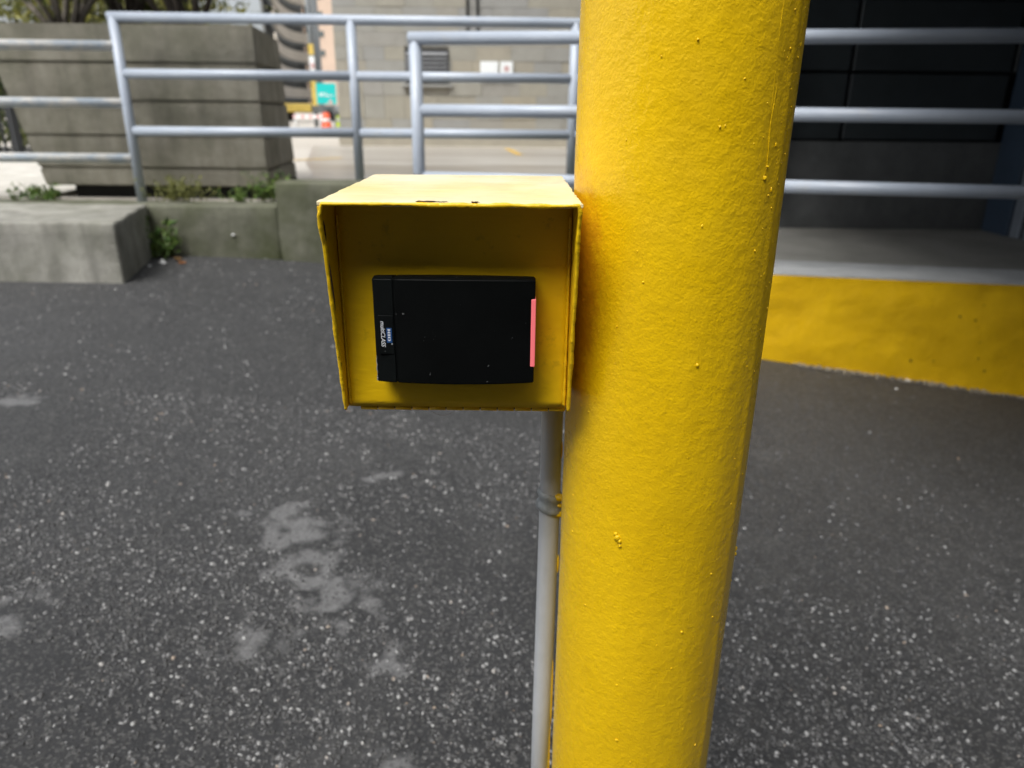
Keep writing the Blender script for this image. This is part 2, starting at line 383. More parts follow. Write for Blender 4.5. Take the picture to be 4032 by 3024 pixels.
c = t.ramp(t.attr('tint'), [(0.0, (0.06, 0.06, 0.06)), (0.38, (0.10, 0.10, 0.10)), (0.76, (0.25, 0.25, 0.25)), (0.985, (0.52, 0.518, 0.505)), (1.0, (0.42, 0.30, 0.20))])
c = t.mix(t.ramp(t.noise(500, 3), [(0.4, 0.0), (0.7, 0.5)]), c, (0.06, 0.06, 0.06)); t.col(c); t.set('Roughness', 0.7)
t.bump(t.noise(900, 3), 0.0006); M['agg'] = t.m
tag(link('asphalt_aggregate', aggregate(), M['agg'], asph), kind='stuff')

# upper street level behind the walls
tag(box('street', (-220, 4.96, -0.4), (1.345, 420, 0.597), M['street']), kind='structure')
tag(box('street', (1.345, 12.4, -0.4), (220, 420, 0.5965), M['street']), kind='structure')
def sheet(name, pts, mat, parent=None): return from_data(name, pts, [tuple(range(len(pts)))], mat, parent)
tag(sheet('road', [(x, y, 0.6005) for x, y in ((-3.3, 12.6), (-2.35, 8.6), (-1.9, 7.2), (-1.3, 5.0), (1.34, 5.0), (1.34, 12.6))], M['road']), kind='structure')
yl = [(-0.17, 12.4), (0.03, 10.6), (0.13, 10.6), (-0.08, 12.4)]
tag(sheet('road_marking', [(x, y, 0.605) for x, y in yl], M['yellowline']), kind='structure')
tag(sheet('road_marking', [(-2.62, 9.0, 0.605), (-2.15, 9.5, 0.605), (-2.15, 9.65, 0.605), (-2.62, 9.15, 0.605)], M['yellowline']), kind='structure')
for k in range(5):      # pale paving slabs left of the planter
    y0 = 4.99 + k * 0.78 + (0.0 if k else 0.0)
    pv = box('paving_slab', (-7.5, y0, 0.55), (-3.12 - 0.30 * k, y0 + 0.76, 0.622 - 0.0015 * (k % 2)), M['paving'], bev=0.008)
    tag(pv, kind='structure')

# ------------------------------------------------------------------ kerb walls on the left
wallt = empty('retaining_wall', (-1.5, 4.72, 0.25))
tag(wallt, 'low mossy concrete wall stepping up under the blue-grey railing', 'wall')
def rough_block(name, lo, hi, mat, parent, bev=0.012, step=0.08, amp=0.006, seed=1.0):
    return grid_box(name, lo, hi, step, mat, parent, amp, 9, seed, bev)
rough_block('wall_section', (-9, 4.70, 0.1), (-1.49, 4.958, 0.605), M['wall'], wallt, seed=2)
rough_block('raised_section', (-1.486, 4.685, 0.1), (1.3, 4.955, 0.752), M['wall'], wallt, seed=5)
blk = rough_block('concrete_block', (-6.0, 3.90, 0.05), (-2.10, 4.698, 0.612), M['block'], None, 0.014, 0.07, 0.007, 3)
for v in blk.data.vertices:
    v.co.x -= 0.20 * (v.co.y - 3.9) / 0.8 * min(1.0, max(0.0, (v.co.x + 4.6) / 2.4))
blk.data.update()
tag(blk, 'pale-topped concrete kerb block jutting out in front of the mossy wall', 'block')

# ------------------------------------------------------------------ railings
PR = 0.0305
def railing(name, origin, label, rails, posts):
    e = tag(empty(name, origin), label, 'railing', 'blue-grey pipe railings')
    for p, m in posts: tube('post', p, PR, M[m], e, 20)
    for p, m in rails: tube('rail', p, PR * 0.97, M[m], e, 20)
    return e
def ay(x): return 4.9 + (x + 2.42) * 0.0358
PA = [-2.425, -1.005, 0.37, 1.74]
rails = []; zt, zm, zb = 1.690, 1.375, 1.040
for z in (zm, zb):
    for a, b in zip(PA, PA[1:]): rails.append((((a + 0.02, ay(a), z), (b - 0.02, ay(b), z)), 'rail'))
rails.append((((PA[0] - 0.028, ay(PA[0]), zt), (PA[-1], ay(PA[-1]), zt)), 'rail'))
for z in (1.530, 1.204, 0.874): rails.append((((-5.6, ay(-5.6), z), (PA[0] - 0.02, ay(PA[0]), z)), 'railworn'))
posts = [(((x, ay(x), 0.60 if k == 0 else 0.75), (x, ay(x), zt)), 'rail') for k, x in enumerate(PA)] + [(((-5.6, ay(-5.6), 0.60), (-5.6, ay(-5.6), 1.53)), 'railworn')]
railing('guard_railing', (-2.42, 4.9, 0.6), 'blue-grey three-rail pipe railing on the mossy wall, worn where it steps down', rails, posts)
def by(x): return 3.85 - 0.165 * (x + 0.48)
PB = [-0.48, 0.82, 3.1]
rails = []; KT = 0.462
for z in (1.182, 0.864):
    for a, b in zip(PB, PB[1:]): rails.append((((a + 0.02, by(a), z), (b - 0.02, by(b), z)), 'rail'))
rails.append((((PB[0] - 0.028, by(PB[0]), 1.503), (PB[-1] + 0.028, by(PB[-1]), 1.503)), 'rail'))
posts = [(((x, by(x), KT - 0.002), (x, by(x), 1.503)), 'rail') for x in PB]
railing('guard_railing', (-0.48, 3.85, KT), 'blue-grey three-rail pipe railing rising from the yellow-fronted ramp kerb', rails, posts)

# ------------------------------------------------------------------ ramp kerb with yellow face, ramp floor
def ramp_kerb():
    e = tag(empty('ramp_kerb', (1.0, 3.55, 0.0)), 'ramp kerb wall with thick yellow painted face and grey top', 'kerb')
    x0, x1 = -0.62, 5.2
    fy = lambda x: 3.51 - 0.172 * (x - 1.26)
    n = 150; m = 22; vs = []; fs = []
    for i in range(n + 1):
        x = x0 + (x1 - x0) * i / n; gz = float(ground_z(x)) - 0.012 + max(0.0, 0.05 * noise.noise(Vector((x * 5, 0, 9))) + 0.03 * noise.noise(Vector((x * 21, 0, 2))))
        for j in range(m + 1):
            z = gz + (KT - 0.004 - gz) * j / m
            d = 0.010 * noise.noise(Vector((x * 4, z * 6, 0.3))) + 0.005 * noise.noise(Vector((x * 13, z * 17, 4)))
            if j == m: d += 0.006
            vs.append((x, fy(x) - 0.012 - d * (0.25 if j == m else 1), z))
    for i in range(n):
        for j in range(m): a = i * (m + 1) + j; fs.append((a, a + m + 1, a + m + 2, a + 1))
    from_data('painted_face', vs, fs, M['kerbyellow'], e, True)
    bm = bmesh.new()
    hexa(bm, [(x0, fy(x0), -0.6), (x1, fy(x1), -0.6), (x1, fy(x1) + 0.37, -0.6), (x0, fy(x0) + 0.37, -0.6), (x0, fy(x0), KT), (x1, fy(x1), KT), (x1, fy(x1) + 0.37, KT), (x0, fy(x0) + 0.37, KT)], 0.008)
    from_bm('kerb_top', bm, M['kerbtop'], e)
    bm = bmesh.new()
    for x, z, rr in ((2.10, 0.30, 0.006), (2.17, 0.285, 0.005), (2.19, 0.36, 0.003), (1.93, 0.07, 0.006), (2.03, 0.075, 0.004), (2.22, 0.10, 0.005), (2.26, 0.04, 0.005), (2.21, 0.18, 0.003)):
        c = Vector((x, fy(x) - 0.016, z)); vs_ = [bm.verts.new(c + Vector((math.cos(q) * rr * random.uniform(.7, 1.3), -0.003, math.sin(q) * rr * random.uniform(.7, 1.4)))) for q in np.arange(7) * 0.8976]
        bm.faces.new(vs_)
    from_bm('paint_pit', bm, M['rust'], e)
    return fy
FY = ramp_kerb()
tag(box('ramp_floor', (-0.6, 3.55, -0.5), (9, 5.3, 0.437), M['rampfloor']), kind='structure')
bm = bmesh.new()
for i in range(420):
    x = random.uniform(1.4, 2.9); y = FY(x) - 0.014 - abs(random.gauss(0, 0.02)); s = random.uniform(0.003, 0.015); z = float(ground_z(x)) + s * 0.3
    mt = Matrix.Translation((x, y, z)) @ Matrix.Rotation(random.random() * 6, 4, Vector((random.random(), random.random(), 1)).normalized()) @ Matrix.Diagonal((s, s * random.uniform(.5, 1), s * random.uniform(.4, .8), 1))
    bmesh.ops.create_icosphere(bm, subdivisions=1, radius=1.0, matrix=mt)
tag(from_bm('kerb_rubble', bm, plain('rubble', (0.22, 0.19, 0.14), 0.9, var=0.6, scale=40)), 'crumbled concrete and grit along the foot of the yellow kerb', 'rubble', kind='stuff')

# ------------------------------------------------------------------ dark building on the right
bd = tag(empty('dark_building', (3.3, 5.2, 0.43)), 'dark panelled building under an overhang beside the ramp', 'building')
WY = 5.17
box('wall', (1.36, WY + 0.05, -0.4), (9, 12, 4.6), M['joint'], bd)
rough_block('plinth', (1.35, WY, 0.40), (3.36, WY + 0.06, 1.012), M['plinth'], bd, 0.004, 0.2, 0.002)
for x0, x1 in ((1.35, 2.165), (2.19, 3.21)):
    for z0, z1 in ((1.026, 1.43), (1.448, 1.86), (1.878, 2.29), (2.308, 2.72)):
        box('facade_panel', (x0, WY + 0.005, z0), (x1, WY + 0.06, z1), M['panel'], bd, 0.004)
for z0, z1 in ((1.448, 1.86), (1.878, 2.29), (2.308, 2.72)): box('facade_panel', (3.235, WY + 0.006, z0), (3.36, WY + 0.06, z1), M['panel'], bd, 0.003)
box('return_wall', (3.25, 4.90, 0.40), (3.9, WY + 0.002, 2.9), M['panelblue'], bd, 0.004)
dr = box('door_frame', (3.262, 4.80, 0.40), (3.34, 4.892, 2.6), M['alu'], bd, 0.006)
box('frame_gap', (3.285, 4.76, 0.40), (3.36, 4.80, 2.6), M['joint'], dr)
box('frame_strip', (3.262, 4.66, 0.40), (3.34, 4.756, 2.6), M['alu'], dr, 0.006)
box('door_leaf', (3.30, 3.70, 0.44), (3.36, 4.655, 2.6), M['panelblue'], dr, 0.004)
box('side_wall', (3.262, -4, -0.4), (9, 3.69, 4.6), M['panel'], bd)
box('overhang', (1.0, 0.7, 2.55), (9.0, WY + 0.04, 4.55), M['soffit'], bd, 0.02)
box('rear_wing', (-9, -12, -0.4), (9, -4.1, 6.5), M['plinth'], bd)  # unseen mass added behind the camera to block front sky and darken the hood

# ------------------------------------------------------------------ yellow pole
PX, PY, PRD = 0.1335, 0.6235, 0.084
pole = tag(empty('yellow_pole', (PX, PY, float(ground_z(PX)))), 'thick round steel pole coated in glossy lumpy yellow paint', 'pole')
seg, nz = 160, 260; z0, z1 = float(ground_z(PX)) - 0.15, 2.3
vs = []; fs = []
for j in range(nz + 1):
    z = z0 + (z1 - z0) * j / nz
    for i in range(seg):
        a = 2 * math.pi * i / seg; ca, sa = math.cos(a), math.sin(a)
        d = 0.00045 * noise.noise(Vector((ca * 3, sa * 3, z * 9))) + 0.00025 * noise.noise(Vector((ca * 9, sa * 9, z * 30)))
        dd = (math.degrees(a) - 318 + 1.5 * math.sin(z * 5) + 180) % 360 - 180      # long vertical lap of thick paint
        d += 0.0012 * math.exp(-(dd / 2.6) ** 2) * (0.7 + 0.3 * noise.noise(Vector((0, 0, z * 14))))
        vs.append((PX + ca * (PRD + d), PY + sa * (PRD + d), z))
for j in range(nz):
    for i in range(seg): a = j * seg + i; b = j * seg + (i + 1) % seg; fs.append((a, b, b + seg, a + seg))
fs.append(tuple(range(nz * seg, nz * seg + seg)))
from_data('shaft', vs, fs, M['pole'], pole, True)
bm = bmesh.new()
def nib(a, z, s, sz=1.0, h=0.7):
    ca, sa = math.cos(a), math.sin(a)
    rot = Matrix(((-sa, ca, 0, 0), (0, 0, 1, 0), (ca, sa, 0, 0), (0, 0, 0, 1))).transposed()
    mt = Matrix.Translation((PX + ca * (PRD + s * 0.1), PY + sa * (PRD + s * 0.1), z)) @ Matrix(((-sa, 0, ca, 0), (ca, 0, sa, 0), (0, 1, 0, 0), (0, 0, 0, 1))) @ Matrix.Diagonal((s, s * sz, s * h, 1))
    bmesh.ops.create_icosphere(bm, subdivisions=2, radius=1.0, matrix=mt)
for i in range(340):
    a = R(random.uniform(195, 345) if random.random() < 0.45 else random.gauss(312, 14)); z = random.uniform(0.35, 1.5)
    if z < 1.0 and random.random() < 0.45: continue
    nib(a, z, random.choice((0.0003, 0.0003, 0.0004, 0.0004, 0.0005, 0.0006, 0.0009)), random.uniform(0.8, 1.6))
for i in range(26): nib(R(random.gauss(318, 5)), random.uniform(1.10, 1.45), random.uniform(0.0004, 0.0010), random.uniform(1, 3))
nb = tag(from_bm('paint_nibs', bm, M['pole'], pole, True), kind='stuff')
bm = bmesh.new()
for a, z, s in ((241, 0.843, 0.0028), (242.5, 0.840, 0.0022), (240, 0.846, 0.002), (243, 0.836, 0.0017), (306, 1.145, 0.0016), (307, 1.153, 0.0010), (262, 1.235, 0.0011), (276, 1.18, 0.0010), (277, 1.005, 0.0015), (250, 0.62, 0.0014), (285, 0.75, 0.0011), (345, 0.80, 0.0022), (344, 0.795, 0.0018)):
    nib(R(a), z, s, 1.1, 0.8)
lump = tag(from_bm('paint_lumps', bm, M['pole'], pole, True), kind='stuff'); dents(lump, 0.0009, 700, 2)
for a, za, zb_ in ((304, 1.30, 1.18), (306, 1.145, 1.215), (291, 1.29, 1.27)):
    bm = bmesh.new(); bm_tube(bm, [(PX + math.cos(R(a + 0.6 * math.sin(k * 1.3))) * PRD, PY + math.sin(R(a + 0.6 * math.sin(k * 1.3))) * PRD, za + (zb_ - za) * k / 7) for k in range(8)], [0.0001, 0.0003, 0.0004, 0.0005, 0.0003, 0.0004, 0.0002, 0.0001], 6); from_bm('paint_drip', bm, M['pole'], pole, True)


# ------------------------------------------------------------------ reader housing
BX0, BX1, BYF, BYB, BZT, BZB = -0.1385, 0.0480, 0.524, 0.758, 1.1285, 0.9575
PLY = 0.566       # face of the mounting plate
hs = tag(empty('reader_housing', ((BX0 + BX1) / 2, 0.65, BZB)), 'yellow painted sheet-metal hood box welded to the side of the pole', 'housing')
T = 0.003
# roof: bent sheet with uneven edges
def sheet_panel(name, quad, thick, nu, nv, mat, edge_amp, seed, edges=(1, 1, 1, 1), amp=0.0004):
    """quad a,b,c,d (a-b along u, a-d along v), extruded by thick; free edges get a ragged outline"""
    a, b, c, d = map(Vector, quad); nrm = (b - a).cross(d - a).normalized(); top = []; bot = []
    for j in range(nv + 1):
        for i in range(nu + 1):
            u, v = i / nu, j / nv
            p = (a * (1 - u) + b * u) * (1 - v) + (d * (1 - u) + c * u) * v
            w = noise.noise(p * 90 + Vector((seed,) * 3)) * edge_amp + noise.noise(p * 260 + Vector((seed,) * 3)) * edge_amp * 0.5
            if j == 0 and edges[0]: p = p - (d - a).normalized() * w
            if j == nv and edges[2]: p = p + (d - a).normalized() * w
            if i == 0 and edges[3]: p = p - (b - a).normalized() * w
            if i == nu and edges[1]: p = p + (b - a).normalized() * w
            p = p + nrm * noise.noise(p * 50 + Vector((seed,) * 3)) * amp
            top.append(p + nrm * thick * 0.5); bot.append(p - nrm * thick * 0.5)
    vs = top + bot; n = len(top); W = nu + 1; fs = []
    for j in range(nv):
        for i in range(nu):
            q = j * W + i; fs.append((q, q + 1, q + 1 + W, q + W)); fs.append((n + q + W, n + q + 1 + W, n + q + 1, n + q))
    per = [i for i in range(W)] + [j * W + nu for j in range(1, nv + 1)] + [nv * W + i for i in range(nu - 1, -1, -1)] + [j * W for j in range(nv - 1, 0, -1)]
    for k in range(len(per)): p, q = per[k], per[(k + 1) % len(per)]; fs.append((p, n + p, n + q, q))
    me = bpy.data.meshes.new(name); me.from_pydata([tuple(v) for v in vs], [], fs); me.update()
    bm = bmesh.new(); bm.from_mesh(me); bmesh.ops.recalc_face_normals(bm, faces=bm.faces); bm.to_mesh(me); bm.free()
    o = link(name, me, mat, hs)
    me.shade_smooth()
    md = o.modifiers.new('bevel', 'BEVEL'); md.width = 0.0009; md.segments = 3; md.limit_method = 'ANGLE'; md.angle_limit = R(50)
    md2 = o.modifiers.new('wn', 'WEIGHTED_NORMAL'); md2.keep_sharp = False
    return o
sheet_panel('roof', ((BX0, BYF + 0.0008, BZT - T / 2), (BX1, BYF + 0.0008, BZT - T / 2), (BX1, BYB, BZT - T / 2), (BX0, BYB, BZT - T / 2)), T, 90, 60, M['roofpaint'], 0.0013, 1.0, (0, 1, 1, 1))
# side panels: deep at the top, meeting the plate at the bottom
def side(x, seed):
    return sheet_panel('side_panel', ((x, BYF + 0.001, BZT - T - 0.0002), (x, BYB - 0.001, BZT - T - 0.0002), (x, BYB - 0.001, BZB), (x, PLY - 0.006, BZB)), T * 0.93, 40, 60, M['housing'], 0.0008, seed, (0, 0, 1, 1))
side(BX0 + T / 2, 3.0); side(BX1 - T / 2, 6.0)
# thick drooping paint along the front rim
bm = bmesh.new()
def rim(pts, r, seed):
    P = []
    for a, b in zip(pts, pts[1:]):
        n = max(6, int((Vector(b) - Vector(a)).length / 0.0016))
        P += [Vector(a).lerp(Vector(b), k / n) for k in range(n)]
    P.append(Vector(pts[-1]))
    P = [p + noise.noise_vector(p * 45 + Vector((seed,) * 3)) * 0.0007 for p in P]
    rr = [r * (0.82 + 0.40 * noise.noise(p * 70) + 0.18 * noise.noise(p * 420)) for p in P]
    bm_tube(bm, P, rr, 10)
ft = BZT - T * 0.5
rim([(BX0 + 0.0015, PLY - 0.0065, BZB), (BX0 + 0.0015, BYF + 0.010, BZT - 0.035), (BX0 + 0.0014, BYF + 0.0005, BZT - 0.010), (BX0 + 0.004, BYF, ft), (BX1 - 0.003, BYF, ft), (BX1 - 0.0014, BYF + 0.0006, BZT - 0.006), (BX1 - 0.0015, PLY - 0.0065, BZB)], 0.00185, 1)
rm = from_bm('rim', bm, M['edge'], hs, True)
bm = bmesh.new()                        # rusty splits in the paint of the rim
for x0, x1, y, z, r_ in ((-0.069, -0.053, BYF + 0.0028, BZT + 0.0004, 0.0008), (-0.054, -0.046, BYF + 0.0026, BZT + 0.0004, 0.0004), (-0.030, -0.024, BYF + 0.001, BZT + 0.0006, 0.0006)):
    bm = bmesh.new(); bm_tube(bm, [(x0 + (x1 - x0) * k / 8, y + 0.0006 * math.sin(k * 2.1), z + 0.0001 * math.cos(k)) for k in range(9)], [0.0001, r_, r_, r_ * .8, r_, r_, r_ * .7, r_ * .5, 0.0001], 6); from_bm('rust_split', bm, M['rust'], rm)
for za, zb_ in ((1.085, 1.045), (1.115, 1.10)):
    bm = bmesh.new(); bm_tube(bm, [(BX0 + 0.0034, BYF - 0.0003 + (BZT - (za + (zb_ - za) * k / 7)) * 0.215 + 0.002, za + (zb_ - za) * k / 7) for k in range(8)], [0.0001, 0.0005, 0.0007, 0.0006, 0.0007, 0.0006, 0.0004, 0.0001], 6); from_bm('rust_split', bm, M['rust'], rm)
# mounting plate, back and floor of the box
pl = grid_box('mounting_plate', (BX0 + T + 0.0003, PLY, BZB), (BX1 - T - 0.0003, PLY + 0.003, BZT - T - 0.0004), 0.006, M['housing'], hs, 0.00035, 60, 4)
box('back_panel', (BX0 + T + 0.0003, BYB - 0.005, BZB + 0.001), (BX1 - T - 0.0003, BYB - 0.002, BZT - T - 0.0004), M['housing'], hs)
box('floor_panel', (BX0 + T + 0.0003, PLY + 0.0035, BZB - 0.0005), (BX1 - T - 0.0003, BYB - 0.0055, BZB + 0.002), M['housing'], hs)
bm = bmesh.new()                        # weld bead and sealant lines in the inner corners
bm_tube(bm, [(BX1 - T - 0.0018, PLY - 0.0006, BZB + 0.002 + k * 0.0025) for k in range(63)], [0.0012 + 0.0006 * noise.noise(Vector((0, k * 0.37, 0))) for k in range(63)], 7)
from_bm('weld_bead', bm, M['edge'], hs, True); bm = bmesh.new()
bm_tube(bm, [(BX0 + T + 0.0012, PLY - 0.0004, BZB + 0.002 + k * 0.0025) for k in range(63)], [0.0009 + 0.0006 * noise.noise(Vector((5, k * 0.37, 0))) for k in range(63)], 7)
from_bm('weld_bead', bm, M['edge'], hs, True)
hg = tube('hinge', [(BX0 + 0.012, PLY + 0.004, BZB - 0.0022), (BX1 - 0.003, PLY + 0.004, BZB - 0.0022)], 0.0012, M['rust'], hs, 8)
nk = 12; kw = (BX1 - 0.003 - BX0 - 0.012) / nk
for k in range(nk):
    xa = BX0 + 0.012 + k * kw
    o = tube('hinge_knuckle', [(xa + 0.0004, PLY + 0.004, BZB - 0.0024), (xa + kw - 0.0004, PLY + 0.004, BZB - 0.0024 - 0.0003 * random.random())], 0.0021, M['edge'], hg, 10)
bm = bmesh.new(); bm_tube(bm, [(-0.068 + 0.0017 * k, PLY + 0.001, BZB - 0.004 - 0.0042 * math.sin(math.pi * k / 12)) for k in range(13)], 0.00012, 5)
from_bm('loose_hair', bm, M['rust'], hg)

# ------------------------------------------------------------------ card reader
RX0, RX1, RZ0, RZ1 = -0.1062, 0.0170, 0.9868, 1.0712
rd = tag(empty('card_reader', ((RX0 + RX1) / 2, PLY, (RZ0 + RZ1) / 2)), 'black plastic card reader with lit red bar fixed inside the yellow hood', 'card reader')
def ry(x):         # the front bulges along its length
    u = (x - RX0) / (RX1 - RX0) * 2 - 1
    return PLY - 0.0265 + 0.0040 * u * u
def rh(x):
    u = (x - RX0) / (RX1 - RX0) * 2 - 1
    return 0.0007 * (1 - u * u)
def shell(name, xa, xb, mat, n, yoff=0.0, zin=0.0, back=PLY - 0.0002):
    bm = bmesh.new(); rings = []
    for k in range(n + 1):
        x = xa + (xb - xa) * k / n; f_ = ry(x) + yoff; g = rh(x)
        rings.append([bm.verts.new(p) for p in ((x, back, RZ0 - g + 0.003 + zin), (x, f_ + 0.006, RZ0 - g + zin), (x, f_, RZ0 - g + 0.0012 + zin), (x, f_, RZ1 + g - 0.0012 - zin), (x, f_ + 0.006, RZ1 + g - zin), (x, back, RZ1 + g - 0.003 - zin))])
    for a, b in zip(rings, rings[1:]):
        for k in range(6): bm.faces.new((a[k], a[(k + 1) % 6], b[(k + 1) % 6], b[k]))
    bm.faces.new(rings[0][::-1]); bm.faces.new(rings[-1])
    bmesh.ops.recalc_face_normals(bm, faces=bm.faces)
    bmesh.ops.bevel(bm, geom=[e for e in bm.edges if len(e.link_faces) == 2 and e.calc_face_angle() > R(28)], offset=0.0008, segments=3, affect='EDGES')
    o = from_bm(name, bm, mat, rd, True)
    o.data.set_sharp_from_angle(angle=R(35))
    return o
GX = -0.0902
shell('cover', GX + 0.00015, RX1, M['black'], 24)
cp = shell('end_cap', RX0, GX - 0.00015, M['blackcap'], 6)
shell('inner_case', RX0 + 0.004, RX1 - 0.004, M['joint'], 12, 0.0016, 0.0018)
# label, logo and lettering, reading downwards
LX0, LX1, LZ0, LZ1 = -0.1029, -0.0916, 1.0115, 1.0420
def on_face(x): return ry(x) - 0.00025
lb = box('label_plate', (LX0, on_face(LX1) - 0.0001, LZ0), (LX1, on_face(LX0) + 0.002, LZ1), M['blackcap'], cp, 0.0001)
fy_ = on_face(LX1) - 0.0001
BLX0, BLX1, BLZ0, BLZ1 = -0.0968, -0.0927, 1.0206, 1.0323
lg = box('logo_plate', (BLX0, fy_ - 0.00025, BLZ0), (BLX1, fy_ + 0.0004, BLZ1), M['blue'], cp)
def letter_boxes(rects):
    bm = bmesh.new()
    for a, b, c, d in rects: bm_box(bm, (a, fy_ - 0.00040, b), (c, fy_ - 0.0002, d))
    return bm
lx0, lx1 = -0.0959, -0.0937        # logo letters: their tops point to +x, the word runs down
def logo(z0, rows): return [(lx0 + (lx1 - lx0) * a, z0 - d, lx0 + (lx1 - lx0) * c, z0 - b) for a, b, c, d in rows]
L = logo(1.0314, [(0, 0, 1, 0.0011), (0.38, 0.0010, 0.62, 0.0023), (0, 0.0022, 1, 0.0033), (0, -0.0002, 0.12, 0.0012), (0.88, -0.0002, 1, 0.0012), (0, 0.0021, 0.12, 0.0035), (0.88, 0.0021, 1, 0.0035)])
L += logo(1.0274, [(0, 0.0001, 1, 0.0012), (0, -0.0002, 0.12, 0.0015), (0.88, -0.0002, 1, 0.0015)])
L += logo(1.0254, [(0, 0, 1, 0.0011), (0, 0, 0.14, 0.0026), (0.86, 0, 1, 0.0026), (0.08, 0.0024, 0.92, 0.0031), (0.2, 0.0030, 0.8, 0.0035)])
from_bm('logo_letters', letter_boxes(L), M['print'], lg)
cu = bpy.data.curves.new('lettering', 'FONT'); cu.body = 'multiCLASS'; cu.size = 0.0046; cu.shear = 0.28; cu.extrude = 0.0; cu.space_character = 0.95; cu.offset = 0.00004
to = bpy.data.objects.new('lettering_src', cu); COL.objects.link(to); bpy.context.view_layer.update()
me = bpy.data.meshes.new_from_object(to.evaluated_get(bpy.context.evaluated_depsgraph_get())); bpy.data.objects.remove(to)
xs_ = [v.co.x for v in me.vertices]; span = max(xs_) - min(xs_); k = 0.0208 / span; x_min = min(xs_)
for v in me.vertices:
    a, b = (v.co.x - x_min) * k, v.co.y
    v.co = Vector((-0.1010 + b * 0.98, fy_ - 0.00015, 1.0378 - a))
link('lettering', me, M['print'], cp)
bm = bmesh.new(); bmesh.ops.create_circle(bm, cap_ends=True, segments=16, radius=0.0007, matrix=Matrix.Translation((-0.0929, fy_ - 0.0003, 1.0196)) @ Matrix.Rotation(R(90), 4, 'X'))
from_bm('registered_mark', bm, M['printgrey'], cp)
lf = ry(RX1)
box('light_bar', (RX1 - 0.0031, lf - 0.0006, 1.0015), (RX1 + 0.0006, lf + 0.010, 1.0555), M['led'], rd, 0.0004)
bm = bmesh.new()
for x, z, l in ((-0.1059, 1.002, 0.016), (-0.1060, 0.991, 0.006)):
    bm = bmesh.new(); bm_tube(bm, [(x + 0.0003 * math.sin(k * 2), ry(RX0) - 0.0001, z - l / 2 + l * k / 8) for k in range(9)], [0.00005, .0003, .0005, .0004, .0005, .0003, .0003, .0002, .00005], 5); from_bm('edge_scuff', bm, M['printgrey'], cp)

# ------------------------------------------------------------------ conduit with strap
CX, CY, CR = 0.0405, 0.672, 0.0107
gz = float(ground_z(CX))
cd = tag(empty('conduit_pipe', (CX, CY, gz)), 'grey plastic conduit running down beside the yellow pole into the ground', 'pipe')
tube('pipe', [(CX - 0.004, CY, gz - 0.05), (CX - 0.0015, CY, 0.55), (CX, CY, 0.80), (CX, CY, BZB + 0.02)], CR, M['pvc'], cd, 32)
tube('coupling', [(CX, CY, 0.915), (CX, CY, 0.93), (CX, CY, BZB - 0.0015)], [CR + 0.0003, CR + 0.0012, CR + 0.0016], M['pvc'], cd, 32)
st = empty('strap', (0, 0, 0)); st.parent = cd; st.location = -Vector(cd.location)
bpy.data.objects.remove(st)
prof = [(0.0, 0.0004), (0.001, 0.0016), (0.003, 0.0024), (0.005, 0.0016), (0.0065, 0.0009), (0.0085, 0.0012), (0.0105, 0.0028), (0.0125, 0.0034), (0.0145, 0.0026), (0.0155, 0.0005)]
SZ = 0.822
prof = [(a * 1.5, b * 1.15) for a, b in prof]
vs = []; fs = []; ns = 40
for dz, dr_ in prof[::-1]:
    for i in range(ns):
        a = 2 * math.pi * i / ns
        vs.append((CX + math.cos(a) * (CR + dr_), CY + math.sin(a) * (CR + dr_), SZ - dz - 0.0030 * math.cos(a)))
for j in range(len(prof) - 1):
    for i in range(ns): a = j * ns + i; b = j * ns + (i + 1) % ns; fs.append((a, b, b + ns, a + ns))
so = from_data('strap', vs, fs, M['strap'], cd, True)
bm = bmesh.new()
for z, s in ((SZ - 0.0035, 0.0055), (SZ - 0.0225, 0.0048), (SZ - 0.013, 0.0026)):
    bmesh.ops.create_icosphere(bm, subdivisions=2, radius=1, matrix=Matrix.Translation((CX + 0.0095, CY - 0.0085, z)) @ Matrix.Diagonal((s * 1.2, s * 0.8, s * 0.75, 1)))
pb = from_bm('paint_blob', bm, M['housing'], so, True); dents(pb, 0.0012, 300, 5)
bm = bmesh.new()
for z, h, xx in ((0.870, 0.010, 0.0100), (0.935, 0.007, 0.0104), (0.735, 0.012, 0.0106), (0.40, 0.12, 0.0098), (0.56, 0.05, 0.0104)):
    bm = bmesh.new(); bmesh.ops.create_icosphere(bm, subdivisions=2, radius=1, matrix=Matrix.Translation((CX + xx - (0.0015 if z < 0.6 else 0), CY - 0.0035, z)) @ Matrix.Diagonal((0.0013, 0.003, h, 1))); from_bm('paint_smear', bm, M['housing'], cd, True)

